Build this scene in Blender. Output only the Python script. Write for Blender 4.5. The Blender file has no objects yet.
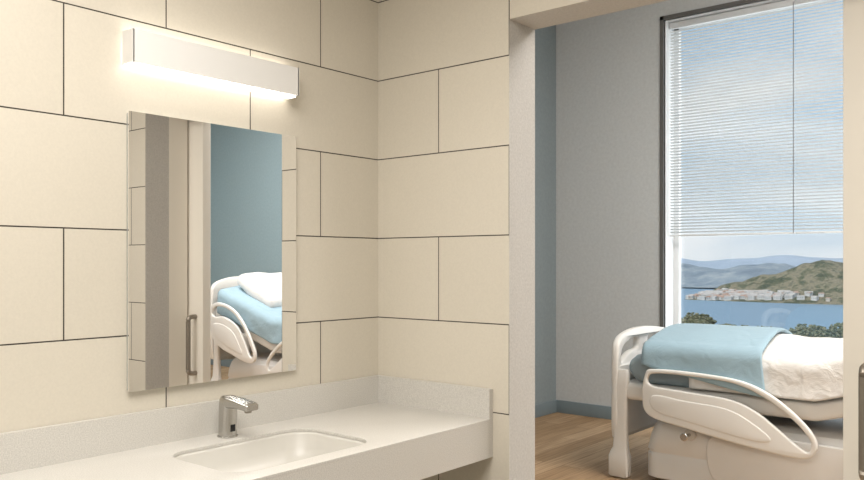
import bpy, bmesh, math, random
from mathutils import Vector, Matrix, noise
random.seed(4)
S=bpy.context.scene
COL=S.collection
def lin(c):
    c=c/255.0
    return c/12.92 if c<=0.04045 else ((c+0.055)/1.055)**2.4
def rgb(r,g,b): return (lin(r),lin(g),lin(b),1)

# ---------------------------------------------------------------- materials
def newmat(name):
    m=bpy.data.materials.new(name); m.use_nodes=True
    nt=m.node_tree; b=nt.nodes['Principled BSDF']
    return m,nt,b
def mat(name,col,rough=.5,metal=0,noise_amt=0,nscale=20,bump=0,bscale=200,spec=.5,coords='Object',emit=None,estr=0):
    m,nt,b=newmat(name)
    b.inputs['Base Color'].default_value=col
    b.inputs['Roughness'].default_value=rough
    b.inputs['Metallic'].default_value=metal
    b.inputs['Specular IOR Level'].default_value=spec
    tc=nt.nodes.new('ShaderNodeTexCoord')
    if noise_amt:
        n=nt.nodes.new('ShaderNodeTexNoise'); n.inputs['Scale'].default_value=nscale; n.inputs['Detail'].default_value=6
        nt.links.new(tc.outputs[coords],n.inputs['Vector'])
        r=nt.nodes.new('ShaderNodeValToRGB')
        r.color_ramp.elements[0].position=.3; r.color_ramp.elements[1].position=.7
        lo=[max(0,c*(1-noise_amt)) for c in col[:3]]+[1]; hi=[min(1,c*(1+noise_amt)) for c in col[:3]]+[1]
        r.color_ramp.elements[0].color=lo; r.color_ramp.elements[1].color=hi
        nt.links.new(n.outputs['Fac'],r.inputs['Fac']); nt.links.new(r.outputs['Color'],b.inputs['Base Color'])
    if bump:
        n2=nt.nodes.new('ShaderNodeTexNoise'); n2.inputs['Scale'].default_value=bscale; n2.inputs['Detail'].default_value=3
        nt.links.new(tc.outputs[coords],n2.inputs['Vector'])
        bp=nt.nodes.new('ShaderNodeBump'); bp.inputs['Strength'].default_value=bump; bp.inputs['Distance'].default_value=.003
        nt.links.new(n2.outputs['Fac'],bp.inputs['Height']); nt.links.new(bp.outputs['Normal'],b.inputs['Normal'])
    if emit:
        b.inputs['Emission Color'].default_value=emit; b.inputs['Emission Strength'].default_value=estr
    return m

def tile_mat(name,axis,u0):
    m,nt,b=newmat(name)
    N=nt.nodes; L=nt.links
    g=N.new('ShaderNodeNewGeometry'); sp=N.new('ShaderNodeSeparateXYZ'); L.new(g.outputs['Position'],sp.inputs[0])
    a=N.new('ShaderNodeMath'); a.operation='ADD'; a.inputs[1].default_value=-u0+6.1; L.new(sp.outputs[axis],a.inputs[0])
    v=N.new('ShaderNodeMath'); v.operation='ADD'; v.inputs[1].default_value=.02; L.new(sp.outputs['Z'],v.inputs[0])
    cb=N.new('ShaderNodeCombineXYZ'); L.new(a.outputs[0],cb.inputs[0]); L.new(v.outputs[0],cb.inputs[1])
    br=N.new('ShaderNodeTexBrick'); br.offset=.5; br.offset_frequency=2
    br.inputs['Scale'].default_value=1; br.inputs['Mortar Size'].default_value=.0020; br.inputs['Mortar Smooth'].default_value=.1
    br.inputs['Brick Width'].default_value=.61; br.inputs['Row Height'].default_value=.3
    br.inputs['Color1'].default_value=rgb(221,214,200); br.inputs['Color2'].default_value=rgb(217,210,196)
    br.inputs['Mortar'].default_value=rgb(60,54,47); br.inputs['Bias'].default_value=0
    L.new(cb.outputs[0],br.inputs['Vector'])
    n=N.new('ShaderNodeTexNoise'); n.inputs['Scale'].default_value=160; n.inputs['Detail'].default_value=4
    L.new(g.outputs['Position'],n.inputs['Vector'])
    r=N.new('ShaderNodeValToRGB'); r.color_ramp.elements[0].position=.3; r.color_ramp.elements[1].position=.7
    r.color_ramp.elements[0].color=(.95,.95,.95,1); r.color_ramp.elements[1].color=(1,1,1,1); L.new(n.outputs['Fac'],r.inputs['Fac'])
    mx=N.new('ShaderNodeMix'); mx.data_type='RGBA'; mx.blend_type='MULTIPLY'; mx.inputs['Factor'].default_value=1
    L.new(br.outputs['Color'],mx.inputs['A']); L.new(r.outputs['Color'],mx.inputs['B']); L.new(mx.outputs['Result'],b.inputs['Base Color'])
    bp=N.new('ShaderNodeBump'); bp.invert=True; bp.inputs['Strength'].default_value=.5; bp.inputs['Distance'].default_value=.002
    L.new(br.outputs['Fac'],bp.inputs['Height']); L.new(bp.outputs['Normal'],b.inputs['Normal'])
    b.inputs['Roughness'].default_value=.36; b.inputs['Specular IOR Level'].default_value=.4
    return m

def wood_mat():
    m,nt,b=newmat('wood_planks'); N=nt.nodes; L=nt.links
    g=N.new('ShaderNodeNewGeometry'); sp=N.new('ShaderNodeSeparateXYZ'); L.new(g.outputs['Position'],sp.inputs[0])
    cb=N.new('ShaderNodeCombineXYZ'); L.new(sp.outputs['Y'],cb.inputs[0]); L.new(sp.outputs['X'],cb.inputs[1])
    br=N.new('ShaderNodeTexBrick'); br.offset=.37
    br.inputs['Scale'].default_value=1; br.inputs['Mortar Size'].default_value=.0012
    br.inputs['Brick Width'].default_value=1.2; br.inputs['Row Height'].default_value=.15
    br.inputs['Color1'].default_value=rgb(196,166,132); br.inputs['Color2'].default_value=rgb(168,138,104); br.inputs['Mortar'].default_value=rgb(112,88,64)
    L.new(cb.outputs[0],br.inputs['Vector'])
    mp=N.new('ShaderNodeMapping'); mp.inputs['Scale'].default_value=(2,38,1); L.new(cb.outputs[0],mp.inputs['Vector'])
    n=N.new('ShaderNodeTexNoise'); n.inputs['Scale'].default_value=1.4; n.inputs['Detail'].default_value=8; L.new(mp.outputs[0],n.inputs['Vector'])
    r=N.new('ShaderNodeValToRGB'); r.color_ramp.elements[0].position=.3; r.color_ramp.elements[1].position=.72
    r.color_ramp.elements[0].color=(.68,.63,.58,1); r.color_ramp.elements[1].color=(1.1,1.1,1.1,1); L.new(n.outputs['Fac'],r.inputs['Fac'])
    mx=N.new('ShaderNodeMix'); mx.data_type='RGBA'; mx.blend_type='MULTIPLY'; mx.inputs['Factor'].default_value=1
    L.new(br.outputs['Color'],mx.inputs['A']); L.new(r.outputs['Color'],mx.inputs['B']); L.new(mx.outputs['Result'],b.inputs['Base Color'])
    b.inputs['Roughness'].default_value=.55; b.inputs['Specular IOR Level'].default_value=.3
    return m
def cloth_mat(name,col,bs=.5,quilt=0):
    m,nt,b=newmat(name); N=nt.nodes; L=nt.links
    b.inputs['Base Color'].default_value=col; b.inputs['Roughness'].default_value=.9; b.inputs['Specular IOR Level'].default_value=.15
    b.inputs['Sheen Weight'].default_value=.15
    tc=N.new('ShaderNodeTexCoord')
    n=N.new('ShaderNodeTexNoise'); n.inputs['Scale'].default_value=9; n.inputs['Detail'].default_value=4; n.inputs['Distortion'].default_value=1.2
    L.new(tc.outputs['Object'],n.inputs['Vector'])
    w=N.new('ShaderNodeTexNoise'); w.inputs['Scale'].default_value=260; L.new(tc.outputs['Object'],w.inputs['Vector'])
    ad=N.new('ShaderNodeMath'); ad.operation='MULTIPLY_ADD'; ad.inputs[1].default_value=.08; L.new(w.outputs['Fac'],ad.inputs[0]); L.new(n.outputs['Fac'],ad.inputs[2])
    src=ad
    if quilt:
        vo=N.new('ShaderNodeTexVoronoi'); vo.inputs['Scale'].default_value=quilt; L.new(tc.outputs['Object'],vo.inputs['Vector'])
        a2=N.new('ShaderNodeMath'); a2.operation='MULTIPLY_ADD'; a2.inputs[1].default_value=-.16; L.new(vo.outputs['Distance'],a2.inputs[0]); L.new(ad.outputs[0],a2.inputs[2]); src=a2
    bp=N.new('ShaderNodeBump'); bp.inputs['Strength'].default_value=bs; bp.inputs['Distance'].default_value=.03
    L.new(src.outputs[0],bp.inputs['Height']); L.new(bp.outputs['Normal'],b.inputs['Normal'])
    return m
def glass_mat():
    m=bpy.data.materials.new('window_glass'); m.use_nodes=True; nt=m.node_tree
    for n in list(nt.nodes): nt.nodes.remove(n)
    o=nt.nodes.new('ShaderNodeOutputMaterial'); t=nt.nodes.new('ShaderNodeBsdfTransparent'); g=nt.nodes.new('ShaderNodeBsdfGlossy')
    g.inputs['Roughness'].default_value=0; t.inputs['Color'].default_value=(.97,.985,.985,1)
    mx=nt.nodes.new('ShaderNodeMixShader'); mx.inputs[0].default_value=.08
    nt.links.new(t.outputs[0],mx.inputs[1]); nt.links.new(g.outputs[0],mx.inputs[2]); nt.links.new(mx.outputs[0],o.inputs[0])
    return m
def land_mat(name,cols,scale,rough=1,lo=.35,hi=.65):
    m,nt,b=newmat(name); N=nt.nodes; L=nt.links
    tc=N.new('ShaderNodeTexCoord'); n=N.new('ShaderNodeTexNoise'); n.inputs['Scale'].default_value=scale; n.inputs['Detail'].default_value=10; n.inputs['Roughness'].default_value=.65
    L.new(tc.outputs['Object'],n.inputs['Vector'])
    r=N.new('ShaderNodeValToRGB'); e=r.color_ramp.elements
    e[0].position=lo; e[0].color=cols[0]; e[1].position=hi; e[1].color=cols[-1]
    for i,c in enumerate(cols[1:-1]):
        q=e.new(lo+(hi-lo)*(i+1)/(len(cols)-1)); q.color=c
    L.new(n.outputs['Fac'],r.inputs['Fac']); L.new(r.outputs['Color'],b.inputs['Base Color'])
    b.inputs['Roughness'].default_value=rough; b.inputs['Specular IOR Level'].default_value=.1
    return m

M_tileL=tile_mat('tile_vanity','Y',1.318)
M_tileB=tile_mat('tile_back','X',-1.524)
M_plaster=mat('plaster_grey',rgb(196,193,188),.8,noise_amt=.08,nscale=130,bump=.2,bscale=180)
M_offw=mat('plaster_offwhite',rgb(212,208,200),.8,noise_amt=.04,nscale=60,bump=.2,bscale=180)
M_grey=mat('paint_grey',rgb(203,205,205),.85,noise_amt=.05,nscale=40,bump=.35,bscale=120)
M_teal=mat('paint_teal',rgb(139,149,152),.85,noise_amt=.05,nscale=40,bump=.3,bscale=120)
M_teal2=mat('paint_teal_brightened',rgb(150,171,178),.85,noise_amt=.05,nscale=40,bump=.3,bscale=120)  # teal lightened in the colour to make up for dimmer light on these walls
M_base=mat('baseboard_blue',rgb(128,142,148),.5,noise_amt=.02)
M_ceil=mat('ceiling_white',rgb(232,230,226),.9,noise_amt=.02)
M_floorb=mat('bath_floor',rgb(170,162,150),.5,noise_amt=.08,nscale=30)
M_wood=wood_mat()
M_quartz=mat('quartz',rgb(209,206,200),.35,noise_amt=.14,nscale=300,spec=.5)
M_ceramic=mat('ceramic',rgb(211,208,201),.32,noise_amt=.01)
M_chrome=mat('satin_chrome',rgb(192,190,186),.26,1,noise_amt=.01)
M_steel=mat('brushed_steel',rgb(158,150,140),.42,.85,noise_amt=.05,nscale=80)
M_dark=mat('dark_sensor',rgb(20,20,22),.15,noise_amt=.02)
M_mirror=mat('mirror_silver',(.95,.95,.95,1),.0,1)
M_medge=mat('mirror_edge',rgb(196,200,198),.2,.3,noise_amt=.02)
M_fix=mat('fixture_white',rgb(240,239,237),.4,noise_amt=.005)
M_diff=mat('lamp_diffuser',rgb(255,248,238),.5,emit=(1,.96,.89,1),estr=3.6)
M_door=mat('door_laminate',rgb(238,232,221),.5,noise_amt=.01,nscale=3)
M_frame_d=mat('window_casing_dark',rgb(100,98,95),.45,noise_amt=.03)
M_frame_w=mat('window_frame_white',rgb(232,234,235),.45,noise_amt=.01)
M_blind=mat('blind_white',rgb(220,222,223),.5,noise_amt=.01)
M_cord=mat('blind_cord_grey',rgb(116,118,120),.7,noise_amt=.02)
M_plastic=mat('bed_plastic',rgb(226,224,219),.4,noise_amt=.015,nscale=5)
M_base2=mat('bed_housing',rgb(218,216,212),.45,noise_amt=.015,nscale=5)
M_plastic2=mat('bed_plastic_grey',rgb(204,201,195),.45,noise_amt=.02)
M_rubber=mat('rubber_grey',rgb(150,148,145),.7,noise_amt=.05)
M_white=cloth_mat('cloth_white',rgb(228,226,222),.45,26)
M_pill=cloth_mat('cloth_pillow',rgb(236,234,231),.4)
M_blue=cloth_mat('cloth_blue',rgb(154,180,193),.22)
M_matt=mat('mattress_blue',rgb(150,166,174),.7,noise_amt=.03)
M_glass=glass_mat()

# ---------------------------------------------------------------- helpers
def finish(o,parent=None,**kw):
    COL.objects.link(o)
    if parent is not None: o.parent=parent
    for k,v in kw.items(): o[k]=v
    return o
def from_bm(name,bm,mats,parent=None,smooth=False,loc=None,**kw):
    bmesh.ops.recalc_face_normals(bm,faces=bm.faces)
    me=bpy.data.meshes.new(name); bm.to_mesh(me); bm.free()
    if not isinstance(mats,(list,tuple)): mats=[mats]
    for m in mats: me.materials.append(m)
    if smooth:
        for p in me.polygons: p.use_smooth=True
        if smooth!='all':
            try: me.set_sharp_from_angle(angle=math.radians(38))
            except Exception: pass
    o=bpy.data.objects.new(name,me)
    if loc: o.location=loc
    return finish(o,parent,**kw)
def add_box(bm,a,b,bev=0,seg=3,mi=0):
    vs=[bm.verts.new((x,y,z)) for x in (a[0],b[0]) for y in (a[1],b[1]) for z in (a[2],b[2])]
    fs=[(0,1,3,2),(4,6,7,5),(0,4,5,1),(2,3,7,6),(0,2,6,4),(1,5,7,3)]
    F=[bm.faces.new([vs[i] for i in f]) for f in fs]
    for f in F: f.material_index=mi
    if bev:
        es=list({e for f in F for e in f.edges})
        r=bmesh.ops.bevel(bm,geom=es,offset=bev,segments=seg,affect='EDGES',profile=.5)
        for f in r['faces']: f.material_index=mi
    return F
def box(name,a,b,m,bev=0,parent=None,seg=3,**kw):
    bm=bmesh.new(); add_box(bm,a,b,bev,seg)
    return from_bm(name,bm,m,parent,smooth=bool(bev),**kw)
def catmull(pts,n=8,closed=True):
    out=[]; N=len(pts)
    rng=range(N) if closed else range(N-1)
    for i in rng:
        if closed: p=[Vector(pts[(i+k-1)%N]) for k in range(4)]
        else: p=[Vector(pts[max(0,min(N-1,i+k-1))]) for k in range(4)]
        for j in range(n):
            t=j/n
            out.append(.5*((2*p[1])+(-p[0]+p[2])*t+(2*p[0]-5*p[1]+4*p[2]-p[3])*t*t+(-p[0]+3*p[1]-3*p[2]+p[3])*t**3))
    if not closed: out.append(Vector(pts[-1]))
    return out
def curve_mesh(cu):
    o=bpy.data.objects.new('tmp',cu); COL.objects.link(o)
    dg=bpy.context.evaluated_depsgraph_get(); dg.update()
    me=bpy.data.meshes.new_from_object(o.evaluated_get(dg))
    bpy.data.objects.remove(o); bpy.data.curves.remove(cu)
    return me
def plate_bm(loops,th,bev=.005,res=3):
    cu=bpy.data.curves.new('c','CURVE'); cu.dimensions='2D'; cu.fill_mode='BOTH'
    cu.extrude=max(th/2-bev,0.0001); cu.bevel_depth=bev; cu.bevel_resolution=res
    cu.offset=-bev
    for lp in loops:
        s=cu.splines.new('POLY'); s.points.add(len(lp)-1)
        for p,q in zip(s.points,lp): p.co=(q[0],q[1],0,1)
        s.use_cyclic_u=True
    me=curve_mesh(cu); bm=bmesh.new(); bm.from_mesh(me); bpy.data.meshes.remove(me)
    bmesh.ops.remove_doubles(bm,verts=bm.verts,dist=.0002)
    return bm
def plate(name,loops,th,m,plane='xz',off=0,bev=.005,parent=None,warp=None,**kw):
    bm=plate_bm(loops,th,bev)
    for v in bm.verts:
        a,b,c=v.co
        v.co={'xz':(a,off+c,b),'yz':(off+c,a,b),'xy':(a,b,off+c)}[plane]
        if warp: v.co=warp(v.co)
    return from_bm(name,bm,m,parent,smooth=True,**kw)
def tube_into(bm,pts,r):
    cu=bpy.data.curves.new('c','CURVE'); cu.dimensions='3D'; cu.bevel_depth=r; cu.bevel_resolution=6; cu.use_fill_caps=True
    s=cu.splines.new('POLY'); s.points.add(len(pts)-1)
    for p,q in zip(s.points,pts): p.co=(q[0],q[1],q[2],1)
    me=curve_mesh(cu); bm.from_mesh(me); bpy.data.meshes.remove(me)
def loft_bm(rings,cap=True):
    bm=bmesh.new(); R=[[bm.verts.new(p) for p in r] for r in rings]
    n=len(R[0])
    for a,b in zip(R,R[1:]):
        for i in range(n): bm.faces.new((a[i],a[(i+1)%n],b[(i+1)%n],b[i]))
    if cap: bm.faces.new(R[0]); bm.faces.new(R[-1])
    return bm
def rrect(cx,cy,w,h,r,n=8):
    pts=[]
    for sx,sy,a0 in ((1,1,0),(-1,1,90),(-1,-1,180),(1,-1,270)):
        for i in range(n+1):
            a=math.radians(a0+90*i/n)
            pts.append((cx+sx*(w/2-r)+r*math.cos(a),cy+sy*(h/2-r)+r*math.sin(a)))
    return pts
def cyl(name,p0,p1,r0,m,r1=None,parent=None,seg=32,bev=0,**kw):
    p0=Vector(p0);p1=Vector(p1);d=p1-p0;r1=r0 if r1 is None else r1
    q=d.to_track_quat('Z','Y').to_matrix()
    L=d.length
    prof=[(0,r0)] if not bev else [(0,r0-bev),(bev,r0)]
    prof+=[(L,r1)] if not bev else [(L-bev,r1),(L,r1-bev)]
    rings=[[p0+q@Vector((r*math.cos(2*math.pi*i/seg),r*math.sin(2*math.pi*i/seg),z)) for i in range(seg)] for z,r in prof]
    return from_bm(name,loft_bm(rings),m,parent,smooth=True,**kw)
def empty(name,loc,**kw):
    o=bpy.data.objects.new(name,None); o.location=loc; o.empty_display_size=.2
    return finish(o,None,**kw)
ST=dict(kind='structure')

# ---------------------------------------------------------------- constants
CZ=1.387
XL=-2.128; YB=2.222; YB2=2.38; YN=6.477; XW=-3.916; XE=5.6
OX0,OX1,OZ=-1.524,-.44,2.2
HB=2.62; HR=3.75

# bathroom shell
box('wall_left',(XL-.15,-1.8,0),(XL,YB,HB),M_tileL,label='cream large-format tiled bathroom wall behind the vanity',category='wall',**ST)
bm=bmesh.new()
for a,b in (((XL-.15,YB,0),(OX0,YB2,HR)),((OX1,YB,0),(XE,YB2,HR)),((OX0,YB,OZ),(OX1,YB2,HR))):
    F=add_box(bm,a,b,mi=0)
    F[2].material_index=1
    F[3].material_index=2
F=add_box(bm,(XW-.15,YB,0),(XL-.15,YB2,HR),mi=2)
o=from_bm('wall_back',bm,[M_plaster,M_tileB,M_grey],label='cream tiled partition wall with a wide plaster-lined doorway',category='wall',**ST)
box('trim_2',(OX1,YB2-.022,0),(OX1+.10,2.468,2.35),M_door,label='off-white strip added to cover the shaded gap beside the sliding door',category='trim',**ST).location.x=-.0006  # added strip in the door colour, covers the shaded gap behind the jamb
box('wall_right',(1.5,-1.8,0),(1.65,YB,HB),M_offw,label='plain off-white bathroom side wall',category='wall',**ST)
box('wall_front',(XL-.15,-1.95,0),(1.65,-1.8,HB),M_offw,label='plain off-white bathroom end wall',category='wall',**ST)
box('ceiling',(XL-.15,-1.95,HB),(1.65,YB,HB+.1),M_ceil,label='flat white bathroom ceiling',category='ceiling',**ST)
box('floor',(XL-.15,-1.95,-.1),(1.65,YB,0),M_floorb,label='pale stone bathroom floor',category='floor',**ST)

# bedroom shell
box('floor_bedroom',(XW-.15,YB,-.1),(XE+.15,YN+.28,0),M_wood,label='light oak plank floor of the patient room',category='floor',**ST)
box('ceiling_bedroom',(XW-.15,YB2,HR),(XE+.15,YN+.28,HR+.1),M_ceil,label='flat white patient room ceiling',category='ceiling',**ST)
box('wall_west',(XW-.15,YB2,0),(XW,YN,HR),M_teal,label='grey-teal painted patient room wall',category='wall',**ST)
box('wall_east',(XE,YB2,0),(XE+.15,YN,HR),M_teal2,label='grey-teal painted patient room end wall',category='wall',**ST)
WX0,WX1,WZ0,WZ1=-2.861,-.9,.12,3.44; YO=YN+.24
bm=bmesh.new()
add_box(bm,(XW-.15,YN,0),(WX0,YO,HR),mi=0)
add_box(bm,(WX0,YN,0),(WX1,YO,WZ0),mi=0)
add_box(bm,(WX0,YN,WZ1),(WX1,YO,HR),mi=0)
add_box(bm,(WX1,YN,0),(1.0,YO,HR),mi=0)
add_box(bm,(1.0,YN,0),(XE+.15,YO,HR),mi=1)
from_bm('wall_north',bm,[M_grey,M_teal2],label='grey-blue painted wall around the tall window',category='wall',**ST)
box('baseboard_west',(XW,YB2,0),(XW+.015,YN,.115),M_base,.003,label='blue-grey skirting board',category='baseboard',**ST)
box('baseboard_north',(XW+.015,YN-.015,0),(WX0-.035,YN,.115),M_base,.003,label='blue-grey skirting board beside the window',category='baseboard',**ST)
box('baseboard_east',(WX1+.035,YN-.015,0),(XE,YN,.115),M_base,.003,label='blue-grey skirting board',category='baseboard',**ST)

# ---- window
win=empty('window_1',((WX0+WX1)/2,YN+.2,0),label='tall white-framed window looking onto a bay',category='window',**ST)
def wp(o):
    o.matrix_parent_inverse=o.parent.matrix_basis.inverted()
    return o
bm=bmesh.new(); t=.032
for a,b in (((WX0-t,YN-.012,WZ0-t),(WX0,YN+.02,WZ1+t)),((WX1,YN-.012,WZ0-t),(WX1+t,YN+.02,WZ1+t)),
            ((WX0-t,YN-.012,WZ1),(WX1+t,YN+.02,WZ1+t)),((WX0-t,YN-.012,WZ0-t),(WX1+t,YN+.02,WZ0))):
    add_box(bm,a,b)
wp(from_bm('casing',bm,M_frame_d,win,label='dark grey metal casing'))
bm=bmesh.new(); f=.05
for a,b in (((WX0,YN+.02,WZ0),(WX0+.006,YO-.04,WZ1)),((WX1-.006,YN+.02,WZ0),(WX1,YO-.04,WZ1)),
            ((WX0,YN+.02,WZ1-.006),(WX1,YO-.04,WZ1)),((WX0,YN+.02,WZ0),(WX1,YO-.04,WZ0+.006)),
            ((WX0,YO-.05,WZ0),(WX0+f,YO,WZ1)),((WX1-f,YO-.05,WZ0),(WX1,YO,WZ1)),
            ((WX0,YO-.05,WZ1-f),(WX1,YO,WZ1)),((WX0,YO-.05,WZ0),(WX1,YO,WZ0+f))):
    add_box(bm,a,b)
wp(from_bm('window_frame',bm,M_frame_w,win,label='white window frame and reveal'))
wp(box('window_pane',(WX0+f,YO-.03,WZ0+f),(WX1-f,YO-.022,WZ1-f),M_glass,parent=win))

# ---- blinds
def blind(x0,x1,lab,cordx=None):
    y=YN+.10; zb=1.61; zt=WZ1-.01
    e=empty('window_blind',((x0+x1)/2,y,zb),label=lab,category='blind',group='horizontal blinds in the tall window')
    wp(box('head_rail',(x0,y-.02,zt-.05),(x1,y+.02,zt),M_blind,.004,e))
    wp(box('bottom_rail',(x0,y-.011,zb),(x1,y+.011,zb+.016),M_frame_w,.004,e))
    bm=bmesh.new(); sp=.0255; z=zb+.035; ang=math.radians(34); w=.0098
    while z<zt-.06:
        c,s=math.cos(ang)*w,math.sin(ang)*w
        P=[(-c,s),(-c*.4,s*.4+.0018),(c*.4,-s*.4+.0018),(c,-s)]
        T=[[bm.verts.new((xx,y+p[0],z+p[1]+h)) for p in P] for xx,h in ((x0,0),(x1,0),(x0,.0009),(x1,.0009))]
        for i in range(3):
            bm.faces.new((T[0][i],T[0][i+1],T[1][i+1],T[1][i])); bm.faces.new((T[2][i],T[2][i+1],T[3][i+1],T[3][i]))
        for i in (0,3): bm.faces.new((T[0][i],T[1][i],T[3][i],T[2][i]))
        z+=sp
    wp(from_bm('slats',bm,M_blind,e))
    if cordx is not None:
        wp(cyl('pull_cord',(cordx,y-.026,zb+.01),(cordx,y-.026,zt-.03),.0030,M_cord,parent=e,seg=8,label='dark grey pull cord'))
blind(WX0+.012,-1.839,'white horizontal slat blind lowered over the upper window',-1.845)
blind(-1.835,WX1-.012,'white horizontal slat blind lowered over the upper window')

# ---- sliding door
dr=empty('door_1',(0,2.504,0),label='off-white sliding door slid open beside the doorway',category='door',**ST)
wp(box('door_leaf',(-.566,2.479,.01),(.62,2.529,2.32),M_door,.003,dr))
hy=2.432; hx=-.504
bm=bmesh.new()
path=[(hx,2.479,1.10),(hx,2.455,1.10),(hx,2.440,1.096),(hx,hy,1.082),(hx,hy,1.06),(hx,hy,.84),(hx,hy,.818),(hx,2.440,.804),(hx,2.455,.80),(hx,2.479,.80)]
tube_into(bm,catmull(path,5,False),.0125)
wp(from_bm('door_handle',bm,M_steel,dr,smooth=True,label='brushed steel bar handle'))
trk=box('trim_1',(-1.7,YB2,2.36),(1.4,YB2+.16,2.46),M_door,.004,label='off-white sliding door track cover',category='trim',**ST)

# ---------------------------------------------------------------- vanity top
CT=.86; CXF=-1.59; XV=XL+.0015
sx0,sx1,sy0,sy1=-1.985,-1.650,1.218,1.718
van=empty('vanity_countertop',(XV,1.0,CT),label='speckled pale grey quartz countertop with upstands below the mirror',category='countertop')
hole=rrect((sx0+sx1)/2,(sy0+sy1)/2,sx1-sx0,sy1-sy0,.075,10)
outer=[(XV,-.3),(CXF,-.3),(CXF,YB-.001),(XV,YB-.001)]
wp(plate('countertop_slab',[outer,hole],.010,M_quartz,'xy',CT-.005,.001,van))
wp(box('countertop_apron',(CXF-.03,-.3,CT-.13),(CXF,YB-.001,CT-.0095),M_quartz,0,van))
bm=bmesh.new()
add_box(bm,(XV,-.3,CT),(XV+.02,YB-.001,CT+.1)); add_box(bm,(XV+.02,YB-.021,CT),(CXF,YB-.001,CT+.1))
wp(from_bm('backsplash',bm,M_quartz,van,smooth=False))
# basin
cx,cy=(sx0+sx1)/2,(sy0+sy1)/2; W,H=sx1-sx0,sy1-sy0
def ring(w,h,r,z,n=10): return [(x,y,z) for x,y in rrect(cx,cy,w,h,r,n)]
k0=CT-.0105
basin_rings=[ring(W+.04,H+.04,.09,k0),ring(W+.002,H+.002,.076,k0),ring(W-.004,H-.004,.075,k0-.008),ring(W-.022,H-.022,.075,k0-.05),
 ring(W-.055,H-.055,.075,k0-.082),ring(W-.11,H-.11,.07,k0-.104),ring(W-.18,H-.22,.05,k0-.114),ring(.05,.05,.024,k0-.122)]
bm=loft_bm(basin_rings,False); bm.faces.new([v for v in bm.verts][-44:])
outs=[ring(W+.04,H+.04,.09,k0-.001),ring(W+.025,H+.025,.08,k0-.07),ring(W-.02,H-.02,.08,k0-.12),ring(W-.16,H-.18,.06,k0-.145)]
b2=loft_bm(outs,False); b2.faces.new([v for v in b2.verts][-44:])
me=bpy.data.meshes.new('t'); b2.to_mesh(me); b2.free(); bm.from_mesh(me)
sink=empty('sink_basin',(cx,cy,CT-.15),label='white undermount rectangular ceramic sink with rounded corners',category='sink')
wp(from_bm('bowl',bm,M_ceramic,sink,smooth='all'))
wp(cyl('drain',(cx,cy,k0-.1225),(cx,cy,k0-.118),.028,M_chrome,parent=sink,label='round chrome drain'))

# faucet
FX,FY=-2.043,1.474
fa=empty('faucet',(FX,FY,CT),label='satin chrome sensor faucet mounted behind the sink',category='faucet')
wp(cyl('base_ring',(FX,FY,CT),(FX,FY,CT+.004),.031,M_chrome,parent=fa,bev=.001))
rings=[]
for z,w,d,off in ((.004,.051,.052,0),(.04,.050,.052,.001),(.075,.050,.053,.002),(.100,.050,.055,.004),(.114,.049,.054,.006),(.121,.045,.049,.007),(.124,.034,.038,.007)):
    rings.append([(x,y,CT+z) for x,y in rrect(FX+off,FY,d,w,min(w,d)*.42,8)])
wp(from_bm('body',loft_bm(rings),M_chrome,fa,smooth=True))
rings=[]
for x,w,zc,h in ((-.005,.046,.105,.036),(.03,.049,.1065,.032),(.06,.050,.107,.027),(.09,.050,.1045,.023),(.112,.049,.102,.021),(.119,.046,.101,.019),(.122,.040,.1005,.014)):
    rings.append([(FX+x,a,b) for a,b in rrect(FY,CT+zc,w,h,min(w,h)*.30,8)])
wp(from_bm('spout',loft_bm(rings),M_chrome,fa,smooth=True))
wp(box('sensor_eye',(FX+.022,FY-.009,CT+.018),(FX+.0278,FY+.009,CT+.040),M_dark,.002,fa,label='black sensor window'))
wp(cyl('aerator',(FX+.100,FY,CT+.084),(FX+.100,FY,CT+.095),.011,M_steel,parent=fa))

# ---------------------------------------------------------------- mirror
MY0,MY1,MZ0,MZ1=1.189,1.801,1.022,1.816
mi=empty('mirror',(XL,(MY0+MY1)/2,MZ0),label='frameless rectangular wall mirror above the vanity',category='mirror')
wp(box('mirror_backing',(XL,MY0+.004,MZ0+.004),(XL+.013,MY1-.004,MZ1-.004),M_medge,0,mi))
wp(box('mirror_glass',(XL+.0132,MY0,MZ0),(XL+.018,MY1,MZ1),M_mirror,0,mi))

# vanity light
lt=empty('vanity_light',(XL,1.48,1.99),label='white linear wall light glowing above the mirror',category='wall light')
ly0,ly1=1.178,1.775
wp(box('mounting_plate',(XL,ly0+.04,1.965),(XL+.010,ly1-.04,2.02),M_fix,0,lt))
wp(box('lamp_diffuser',(XL+.012,ly0+.004,1.940),(XL+.052,ly1-.004,2.015),M_diff,.002,lt,label='frosted glowing diffuser'))
bm=bmesh.new(); add_box(bm,(XL+.052,ly0,1.946),(XL+.062,ly1,2.038)); add_box(bm,(XL+.006,ly0-.002,1.946),(XL+.062,ly0+.0035,2.038)); add_box(bm,(XL+.006,ly1-.0035,1.946),(XL+.062,ly1+.002,2.038))
add_box(bm,(XL+.034,ly0+.0035,2.032),(XL+.052,ly1-.0035,2.038))
wp(from_bm('lamp_cover',bm,M_fix,lt,label='flat white front cover'))

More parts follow.
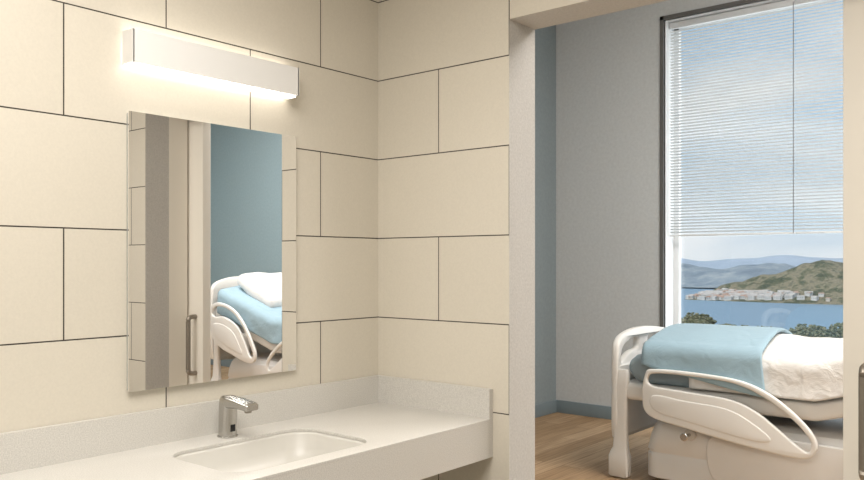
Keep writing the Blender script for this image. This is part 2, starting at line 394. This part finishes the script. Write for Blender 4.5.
# ---------------------------------------------------------------- hospital bed
def lift(x): return max(0,x-.12)*.30
def hospital_bed(loc,lab):
    B=empty('hospital_bed',loc,label=lab,category='bed',group='hospital beds in the patient room')
    rings=[]
    for z,dx,dy in ((.03,-.03,-.03),(.045,0,0),(.185,.0,.0),(.195,-.006,-.006),(.205,-.006,-.006),(.215,0,0),(.30,-.02,.0),(.37,-.045,-.015),(.42,-.085,-.045),(.435,-.14,-.09)):
        rings.append([(a,b,z) for a,b in rrect(.01,0,1.84+2*dx,.92+2*dy,.09,10)])
    from_bm('base_cover',loft_bm(rings),M_base2,B,smooth=True,label='bulky moulded light grey base housing')
    for sy in (-1,1):
        lp=catmull([(-.50,.22),(-.46,.36),(-.2,.385),(.2,.385),(.46,.36),(.50,.22),(.44,.09),(.2,.075),(-.2,.075),(-.44,.09)],6)
        plate('service_panel',[lp],.024,M_base2,'xz',sy*.462,.008,B,label='raised oval service panel')
    for xx in (-.45,.45):
        box('lift_column',(xx-.12,-.16,.42),(xx+.12,.16,.53),M_plastic2,.02,B)
    rings=[]
    for x in [-1.06+2.12*i/20 for i in range(21)]:
        rings.append([(x,a,b+lift(x)) for a,b in rrect(0,.565,.94,.11,.03,4)])
    from_bm('deck_frame',loft_bm(rings),M_plastic,B,smooth=True)
    rings=[]
    for i in range(41):
        x=-1.03+2.06*i/40; e=min(i,40-i); k=[.10,.03,.008,0][min(e,3)]
        rings.append([(x,a,b+lift(x)) for a,b in rrect(0,.715,.92-k,.19-k,.05,5)])
    from_bm('mattress',loft_bm(rings),M_matt,B,smooth=True,label='pale blue vinyl mattress')
    for sx in (-1,1):
        for sy in (-1,1):
            x,y=sx*.80,sy*.33
            c=bpy.data.objects.new('caster',None); c.location=(x,y,0); finish(c,B)
            cyl('wheel',(0,-.022,.05),(0,.022,.05),.05,M_rubber,parent=c,bev=.008)
            bm=bmesh.new(); add_box(bm,(-.04,-.034,.04),(.04,-.026,.10)); add_box(bm,(-.04,.026,.04),(.04,.034,.10)); add_box(bm,(-.04,-.034,.095),(.04,.034,.105))
            from_bm('caster_fork',bm,M_plastic2,c)
    out=catmull([(-.475,.30),(-.48,.55),(-.475,.80),(-.42,.89),(-.25,.93),(0,.945),(.25,.93),(.42,.89),(.475,.80),(.48,.55),(.475,.30),(.40,.24),(0,.22),(-.40,.24)],8)
    h1=catmull([(-.40,.78),(-.36,.83),(-.22,.87),(-.09,.88),(-.07,.84),(-.09,.805),(-.22,.79),(-.38,.74)],6)
    h2=[Vector((-p.x,p.y)) for p in h1]
    plate('footboard',[out,h1,h2],.052,M_plastic,'yz',-1.10,.018,B,warp=lambda c:Vector((c[0]-.05*(1-(c[1]/.48)**2),c[1],c[2])),label='moulded white footboard with hand slots')
    for sx,zt in ((-1,.70),(1,.70)):
        for sy in (-1,1):
            rings=[]
            for z,w,d,o_ in ((.01,.06,.12,.02),(.02,.072,.135,.02),(.14,.072,.135,.02),(.17,.062,.118,.018),(.20,.054,.098,.012),(.32,.048,.085,.010),(.5,.046,.08,.006),(zt-.10,.046,.09,.0),(zt-.02,.042,.085,-.005),(zt,.032,.07,-.005)):
                rings.append([(sx*(1.055+o_)+a,sy*.455+b,z) for a,b in rrect(0,0,d,w,.016,4)])
            from_bm('corner_post',loft_bm(rings),M_plastic,B,smooth=True)
    out=catmull([(-.475,.42),(-.49,.7),(-.485,1.02),(-.44,1.16),(-.25,1.225),(0,1.24),(.25,1.225),(.44,1.16),(.485,1.02),(.49,.7),(.475,.42),(.40,.36),(0,.34),(-.40,.36)],8)
    plate('headboard',[out],.06,M_plastic,'yz',1.14,.018,B,warp=lambda c:Vector((c[0]+.05*(1-(c[1]/.48)**2),c[1],c[2])),label='moulded white rounded headboard')
    # foot-end rail: slim loop sweeping down, narrow opening under the top edge, moulded lower panel
    fo=catmull([(-.855,.70),(-.80,.733),(-.55,.734),(-.28,.712),(-.11,.65),(.03,.55),(.12,.45),(.135,.37),(.06,.315),(-.2,.335),(-.6,.395),(-.83,.445),(-.875,.56)],8)
    f1=catmull([(-.835,.682),(-.78,.708),(-.55,.709),(-.30,.689),(-.12,.618),(.005,.528),(.083,.450),(.108,.395),(.088,.355),(.03,.385),(-.07,.462),(-.19,.545),(-.34,.597),(-.6,.615),(-.81,.632)],8)
    fp=catmull([(-.80,.575),(-.6,.562),(-.36,.545),(-.22,.49),(-.10,.40),(-.2,.375),(-.55,.43),(-.79,.48)],8)
    ho=catmull([(1.05,.78),(1.04,.90),(.96,.975),(.78,.965),(.60,.89),(.45,.75),(.33,.58),(.29,.48),(.33,.41),(.44,.40),(.64,.45),(.87,.52),(1.01,.62)],8)
    g1=catmull([(1.01,.87),(.945,.935),(.79,.93),(.63,.865),(.49,.74),(.375,.57),(.335,.485),(.355,.455),(.40,.485),(.47,.60),(.57,.73),(.69,.80),(.83,.84),(.96,.83)],8)
    gp=catmull([(.98,.76),(.82,.76),(.66,.70),(.55,.58),(.50,.48),(.62,.50),(.84,.57),(.97,.65)],8)
    for sy in (-1,1):
        r1=plate('side_rail',[fo,f1],.028,M_plastic,'xz',sy*.545,.010,B,label='moulded white slotted foot-end side rail')
        plate('rail_panel',[fp],.036,M_plastic,'xz',sy*.545,.009,r1)
        r2=plate('side_rail',[ho,g1],.028,M_plastic,'xz',sy*.545,.010,B,label='moulded white slotted head-end side rail')
        plate('rail_panel',[gp],.036,M_plastic,'xz',sy*.545,.009,r2)
        for xx in (-.70,-.35,.55,.8):
            bm=bmesh.new()
            add_box(bm,(xx-.035,min(sy*.44,sy*.538),.44+lift(xx)*.5),(xx+.035,max(sy*.44,sy*.538),.55+lift(xx)),.012)
            from_bm('rail_bracket',bm,M_plastic2,B,smooth=True)
    cyl('knob_collar',(-.60,-.45,.345),(-.60,-.485,.345),.034,M_plastic2,parent=B,bev=.004)
    cyl('knob_stem',(-.60,-.46,.345),(-.60,-.55,.345),.010,M_chrome,parent=B)
    cyl('release_knob',(-.60,-.548,.345),(-.60,-.575,.345),.017,M_chrome,r1=.024,parent=B,bev=.004,label='small chrome release knob')
    return B

def drape(name,loc,x0,x1,top,hang_n,hang_f,m,crown=.06,wr=.012,seed=0,fold=0,hw=.485,nx=70,ny=90,thick=.014,slant=0,hs=0,**kw):
    R=.06; flat=hw-R; arc=R*math.pi/2
    bm=bmesh.new(); G=[]
    for i in range(nx+1):
        row=[]
        u=i/nx
        for j in range(ny+1):
            v=j/ny
            ln=flat+arc+hang_n+hs*u; lf=flat+arc+hang_f
            s=-ln+(ln+lf)*v
            a=abs(s); sg=-1 if s<0 else 1
            if a<=flat: y=a; z=top+crown*(1-(a/flat)**2)
            elif a<flat+arc: th=(a-flat)/R; y=flat+R*math.sin(th); z=top-R+R*math.cos(th)
            else: y=hw+.008*math.sin(9*u+seed)*(a-flat-arc)/.2; z=top-R-(a-flat-arc)
            x=x0+(x1-x0)*u + slant*(s/hw)*u
            y*=sg
            n=noise.fractal(Vector((x*4.2+seed,s*3.4,seed)),1,2,4)
            n2=noise.noise(Vector((x*2+s*5+seed,s*1.2-x,seed*2)))
            d=wr*(n+.8*n2)+.001
            hang=max(0,min(1,(a-flat)/arc))
            e=min(u,1-u); d-= fold*max(0,1-e/.03)**2
            z+=d*(1-hang); y+=sg*max(d,-.004)*hang
            z+=lift(x) 
            row.append(bm.verts.new((x,y,z)))
        G.append(row)
    for i in range(nx):
        for j in range(ny):
            bm.faces.new((G[i][j],G[i+1][j],G[i+1][j+1],G[i][j+1]))
    o=from_bm(name,bm,m,None,smooth='all',loc=loc,**kw)
    md=o.modifiers.new('thickness','SOLIDIFY'); md.thickness=thick; md.offset=1
    return o
def pillow(loc,rot,w,l,h,m,seed,**kw):
    bm=bmesh.new(); bmesh.ops.create_uvsphere(bm,u_segments=48,v_segments=32,radius=1)
    for v in bm.verts:
        x,y,z=v.co
        r=math.hypot(x,y); a=math.atan2(y,x)
        k=1/max(abs(math.cos(a)),abs(math.sin(a)),1e-6)
        rr=r*(1+(k-1)*.75)
        X=rr*math.cos(a); Y=rr*math.sin(a)
        Z=(abs(z)**.7)*(1 if z>0 else -1)
        n=noise.fractal(Vector((X*2+seed,Y*2,Z)),1,2,3)*.16
        v.co=(X*w/2,Y*l/2,(Z*(1+n))*h/2)
    o=from_bm('pillow',bm,m,None,smooth='all',loc=loc,**kw); o.rotation_euler=rot
    return o

B1=(-1.33,5.22,0); B2=(1.85,5.47,0)
hospital_bed(B1,'white adjustable hospital bed beside the tall window')
hospital_bed(B2,'white adjustable hospital bed with raised backrest and pillow')
drape('duvet',B1,-.60,.75,.848,.16,.16,M_white,crown=.072,wr=.012,seed=3,fold=.018,label='white textured duvet on the bed by the window',category='bedding')
drape('blanket',B1,-.885,-.22,.880,.07,.2,M_blue,crown=.078,wr=.005,seed=7,slant=-.05,hw=.508,fold=.006,thick=.02,hs=.13,label='pale blue blanket laid over the foot of the bed',category='blanket')
pillow((B1[0]+.78,B1[1],1.10),(0,-.3,0),.42,.68,.16,M_pill,2,label='plump white pillow on the bed by the window',category='pillow',group='white pillows')
drape('blanket',B2,-1.00,1.0,.845,.18,.18,M_blue,crown=.04,wr=.010,seed=11,fold=.01,label='pale blue blanket tucked over the raised bed',category='blanket')
pillow((B2[0]+.60,B2[1]+.03,1.09),(0,-.40,.05),.70,.76,.26,M_pill,5,label='plump white pillow leaning on the headboard',category='pillow',group='white pillows')

# ---------------------------------------------------------------- outside
def terrain(name,x0,x1,y0,y1,nx,ny,fn,m,**kw):
    bm=bmesh.new(); G=[[bm.verts.new((x0+(x1-x0)*i/nx,y0+(y1-y0)*j/ny,fn(x0+(x1-x0)*i/nx,y0+(y1-y0)*j/ny))) for j in range(ny+1)] for i in range(nx+1)]
    for i in range(nx):
        for j in range(ny): bm.faces.new((G[i][j],G[i+1][j],G[i+1][j+1],G[i][j+1]))
    return from_bm(name,bm,m,None,smooth='all',**kw)
WZ=-27
def g(x,c,w): return math.exp(-((x-c)/w)**2)
def hill(x,y):
    r=4*g(x,-238,20)+8.5*g(x,-210,25)+23.5*g(x,-165,36)+9*g(x,-110,40)+11*g(x,-30,60)+14*g(x,60,120)
    e=g(y,664,42)
    n=noise.fractal(Vector((x*.03,y*.03,1)),1,2,6)
    n1=noise.fractal(Vector((x*.1,y*.1,4)),1,2,4)
    shelf=3.0*(1/(1+math.exp(-(y-600)/4)))*(1/(1+math.exp(-(x+252)/5)))*g(y,640,70)
    v=r*e*1.12+n*4.0*min(1,e*1.5)*min(1,r/8)+n1*1.5*e
    return WZ-1.6+v+shelf
terrain('headland',-290,260,560,800,200,90,hill,land_mat('headland_scrub',[rgb(72,80,62),rgb(102,104,80),rgb(152,140,116),rgb(98,100,80)],.10,lo=.38,hi=.62),label='scrubby olive-brown headland across the bay',category='hill')
def mts(x,y):
    r=13+8*g(x,-375,40)+12*g(x,-300,46)+5*g(x,-220,60)+12*g(x,-480,80)+8*g(x,0,140)+9*g(x,300,160)
    n=noise.fractal(Vector((x*.014,y*.012,3)),1,2,7)
    return WZ-3+(r+n*7)*g(y,960,70)*1.2
terrain('mountain_range',-900,900,860,1080,260,50,mts,land_mat('mountain_haze',[rgb(124,136,146),rgb(148,158,164),rgb(176,180,180)],.03),label='hazy grey-blue mountain range beyond the bay',category='mountain')  # aerial haze is painted into the ramp colours
def mts2(x,y):
    r=42+10*g(x,-900,110)+10*g(x,-620,160)+9*g(x,-380,120)+10*g(x,100,300)
    n=noise.fractal(Vector((x*.006,y*.006,9)),1,2,7)
    return WZ-12+(r+n*13)*g(y,2000,180)
terrain('mountain_range',-2400,2000,1700,2300,260,40,mts2,land_mat('mountain_far_haze',[rgb(172,184,196),rgb(186,196,206)],.01),label='pale distant mountain range fading into haze',category='mountain')  # paler ramp, distance haze painted into the colour
m_w,nt,b=newmat('sea_water'); b.inputs['Base Color'].default_value=rgb(132,160,178); b.inputs['Roughness'].default_value=.45; b.inputs['Specular IOR Level'].default_value=.3
tc=nt.nodes.new('ShaderNodeTexCoord'); n=nt.nodes.new('ShaderNodeTexNoise'); n.inputs['Scale'].default_value=.25; n.inputs['Detail'].default_value=6
bp=nt.nodes.new('ShaderNodeBump'); bp.inputs['Strength'].default_value=.6; nt.links.new(tc.outputs['Object'],n.inputs['Vector']); nt.links.new(n.outputs['Fac'],bp.inputs['Height']); nt.links.new(bp.outputs['Normal'],b.inputs['Normal'])
terrain('sea',-3000,3000,90,4000,4,4,lambda x,y:WZ,m_w,label='calm blue sea in the bay',category='sea')
terrain('hillside',-120,100,9,150,80,60,lambda x,y:-8.2+noise.noise(Vector((x*.06,y*.06,0)))*.8-max(0,y-100)*.6,land_mat('hillside_grass',[rgb(66,72,46),rgb(112,108,76),rgb(140,128,96)],.4),label='dry grassy hillside outside the building',category='hillside')
def house_mesh(w,d,h,rf,wall,roof):
    bm=bmesh.new(); F=add_box(bm,(-w/2,-d/2,-.8),(w/2,d/2,h))
    a=[bm.verts.new(p) for p in ((-w/2-.2,-d/2-.2,h),(w/2+.2,-d/2-.2,h),(w/2+.2,d/2+.2,h),(-w/2-.2,d/2+.2,h),(-w/2-.2,0,h+rf),(w/2+.2,0,h+rf))]
    for f in ((0,1,5,4),(2,3,4,5),(0,4,3),(1,2,5)):
        q=bm.faces.new([a[i] for i in f]); q.material_index=1
    for i in range(int(w//1.4)):
        for q in add_box(bm,(-w/2+.5+i*1.4,-d/2-.05,.7),(-w/2+1.0+i*1.4,-d/2,1.2)): q.material_index=2
    bmesh.ops.recalc_face_normals(bm,faces=bm.faces)
    me=bpy.data.meshes.new('house'); bm.to_mesh(me); bm.free()
    for m in (wall,roof,mwin): me.materials.append(m)
    return me
mwin=mat('house_window',rgb(130,132,136),.3,noise_amt=.02)
mw1=mat('house_render',rgb(216,213,208),.9,noise_amt=.03,nscale=2); mw2=mat('house_stone',rgb(204,196,184),.9,noise_amt=.05,nscale=2); mr=mat('roof_clay',rgb(194,160,140),.9,noise_amt=.1,nscale=3); mr2=mat('roof_pale',rgb(210,200,190),.9,noise_amt=.05,nscale=3)
HM=[house_mesh(3.4,2.8,1.7,.6,mw1,mr),house_mesh(4.2,2.8,2.1,.6,mw1,mr2),house_mesh(2.6,2.6,1.6,.6,mw2,mr),house_mesh(5,3,2.0,.5,mw1,mr2)]
cnt=0
for k in range(4000):
    if cnt>=250: break
    x=random.gauss(-203,24) if k%9 else random.uniform(-150,60); y=random.uniform(600,628)
    if x<-248: continue
    z=hill(x,y)
    if z<WZ+.2 or z>WZ+6: continue
    o=bpy.data.objects.new('house',random.choice(HM)); o.location=(x,y,z+.2); o.rotation_euler=(0,0,random.uniform(-.5,.5))
    finish(o,None,label='small pale house with a low roof by the shore',category='house',group='seaside houses'); cnt+=1
# trees
m_leaf=land_mat('foliage',[rgb(92,98,70),rgb(128,128,96),rgb(166,156,124)],3.5,lo=.4,hi=.62); m_bark=mat('bark',rgb(92,76,60),.9,noise_amt=.2)
def crown_mesh(seed,flat):
    bm=bmesh.new(); rnd=random.Random(seed)
    for k in range(420):
        a=rnd.uniform(0,6.283); r=1.55*math.sqrt(rnd.random()); h=rnd.uniform(-.5,1)*math.sqrt(max(0,1-(r/1.6)**2))
        lump=1+.3*noise.noise(Vector((a*1.3,r,seed)))
        c=Vector((math.cos(a)*r*lump,math.sin(a)*r*lump,h*1.15*flat*lump)); s=rnd.uniform(.09,.2)
        bmesh.ops.create_icosphere(bm,subdivisions=1,radius=s,matrix=Matrix.Translation(c)@Matrix.Rotation(rnd.uniform(0,3),4,'X')@Matrix.Diagonal((1.3,.9,.6,1)))
    bmesh.ops.create_icosphere(bm,subdivisions=3,radius=1,matrix=Matrix.Diagonal((1.3,1.3,.75*flat,1)))
    me=bpy.data.meshes.new('crown'); bmesh.ops.recalc_face_normals(bm,faces=bm.faces); bm.to_mesh(me); bm.free(); me.materials.append(m_leaf); return me
def trunk_mesh():
    pts=[(0,0,-3.0),(.08,0,-2.2),(-.05,.05,-1.2),(0,0,0)]
    rings=[[(p[0]+r*math.cos(2*math.pi*i/10),p[1]+r*math.sin(2*math.pi*i/10),p[2]) for i in range(10)] for p,r in zip(pts,(.24,.17,.14,.08))]
    bm=loft_bm(rings); bmesh.ops.recalc_face_normals(bm,faces=bm.faces); me=bpy.data.meshes.new('trunk'); bm.to_mesh(me); bm.free(); me.materials.append(m_bark); return me
CM=[crown_mesh(1,.7),crown_mesh(2,.8),crown_mesh(3,.65)]; TM=trunk_mesh()
for i,(x,y,zc,s) in enumerate([(-34.5,80,-5.2,1.2),(-32.6,82,-4.9,1.1),(-30.8,78,-5.4,1.1),(-29,80,-5.6,1.1),(-27.3,79,-5.7,1.1),(-25.6,81,-5.7,1.1),(-37,83,-5.2,1.3),(-20.6,78,-5.4,1.2),(-18.6,75,-5.0,1.2),(-16.5,79,-4.9,1.4),(-14,77,-4.8,1.3),(-22.6,79,-5.6,1.1),(-24.2,78,-5.7,1.1)]):
    e=empty('tree',(x,y,zc),label='bushy olive-green tree on the slope below the window',category='tree',group='trees on the hillside'); e.scale=(s,s,s)
    c=bpy.data.objects.new('crown',CM[i%3]); finish(c,e); c.rotation_euler=(0,0,i)
    t=bpy.data.objects.new('trunk',TM); finish(t,e); 

# ---------------------------------------------------------------- world + lights
w=bpy.data.worlds.new('sky'); S.world=w; w.use_nodes=True; nt=w.node_tree; N=nt.nodes; L=nt.links
bg=N['Background']
tc=N.new('ShaderNodeTexCoord'); sp=N.new('ShaderNodeSeparateXYZ'); L.new(tc.outputs['Generated'],sp.inputs[0])
r=N.new('ShaderNodeValToRGB'); e=r.color_ramp.elements
e[0].position=0; e[0].color=rgb(210,222,233); e[1].position=.6; e[1].color=rgb(104,150,198)
q=e.new(.12); q.color=rgb(182,208,230); q=e.new(.3); q.color=rgb(142,184,220)
L.new(sp.outputs['Z'],r.inputs['Fac'])
mp=N.new('ShaderNodeMapping'); mp.inputs['Scale'].default_value=(3,3,9); L.new(tc.outputs['Generated'],mp.inputs['Vector'])
n=N.new('ShaderNodeTexNoise'); n.inputs['Scale'].default_value=1.3; n.inputs['Detail'].default_value=8; n.inputs['Distortion'].default_value=.4; L.new(mp.outputs[0],n.inputs['Vector'])
cr=N.new('ShaderNodeValToRGB'); cr.color_ramp.elements[0].position=.43; cr.color_ramp.elements[1].position=.66
L.new(n.outputs['Fac'],cr.inputs['Fac'])
mx=N.new('ShaderNodeMix'); mx.data_type='RGBA'; L.new(cr.outputs['Color'],mx.inputs['Factor']); L.new(r.outputs['Color'],mx.inputs['A']); mx.inputs['B'].default_value=rgb(240,242,245)
L.new(mx.outputs['Result'],bg.inputs['Color']); bg.inputs['Strength'].default_value=1.13

def area(name,loc,size,energy,col,rot=(0,0,0),sy=None):
    l=bpy.data.lights.new(name,'AREA'); l.energy=energy; l.color=col; l.size=size
    if sy: l.shape='RECTANGLE'; l.size_y=sy
    o=bpy.data.objects.new(name,l); o.location=loc; o.rotation_euler=rot; COL.objects.link(o); return o
area('bathroom_lamp',(-.85,.5,HB-.03),1.4,57,(1,.96,.90))
area('bedroom_fill',(-.5,4.2,HR-.03),1.4,120,(1,.95,.90))  # unseen ceiling light added to fill the patient room
area('bedroom_fill',(2.6,4.2,HR-.03),1.6,135,(1,.96,.92))  # second added fill, brightens the end of the room reflected in the mirror
area('window_daylight_fill',((WX0+WX1)/2,YN+.32,1.9),1.9,38,(.95,.975,1),rot=(math.radians(-90),0,0),sy=3.2)  # added area light outside the pane, simulates daylight on the bed
sun=bpy.data.lights.new('sun','SUN'); sun.energy=2.4; sun.color=(1,.95,.88); sun.angle=.01
so=bpy.data.objects.new('sun',sun); so.rotation_euler=(math.radians(48),0,math.radians(-28)); COL.objects.link(so)

# ---------------------------------------------------------------- camera
cam=bpy.data.cameras.new('camera'); cam.sensor_width=36; cam.lens=804/864*36; cam.shift_y=22.8/864; cam.clip_end=8000; cam.clip_start=.05
co=bpy.data.objects.new('camera',cam); co.location=(0,0,CZ); co.rotation_euler=(math.radians(90),0,math.radians(39.93)); COL.objects.link(co)
S.camera=co
S.view_settings.view_transform='Standard'
S.view_settings.look='None'
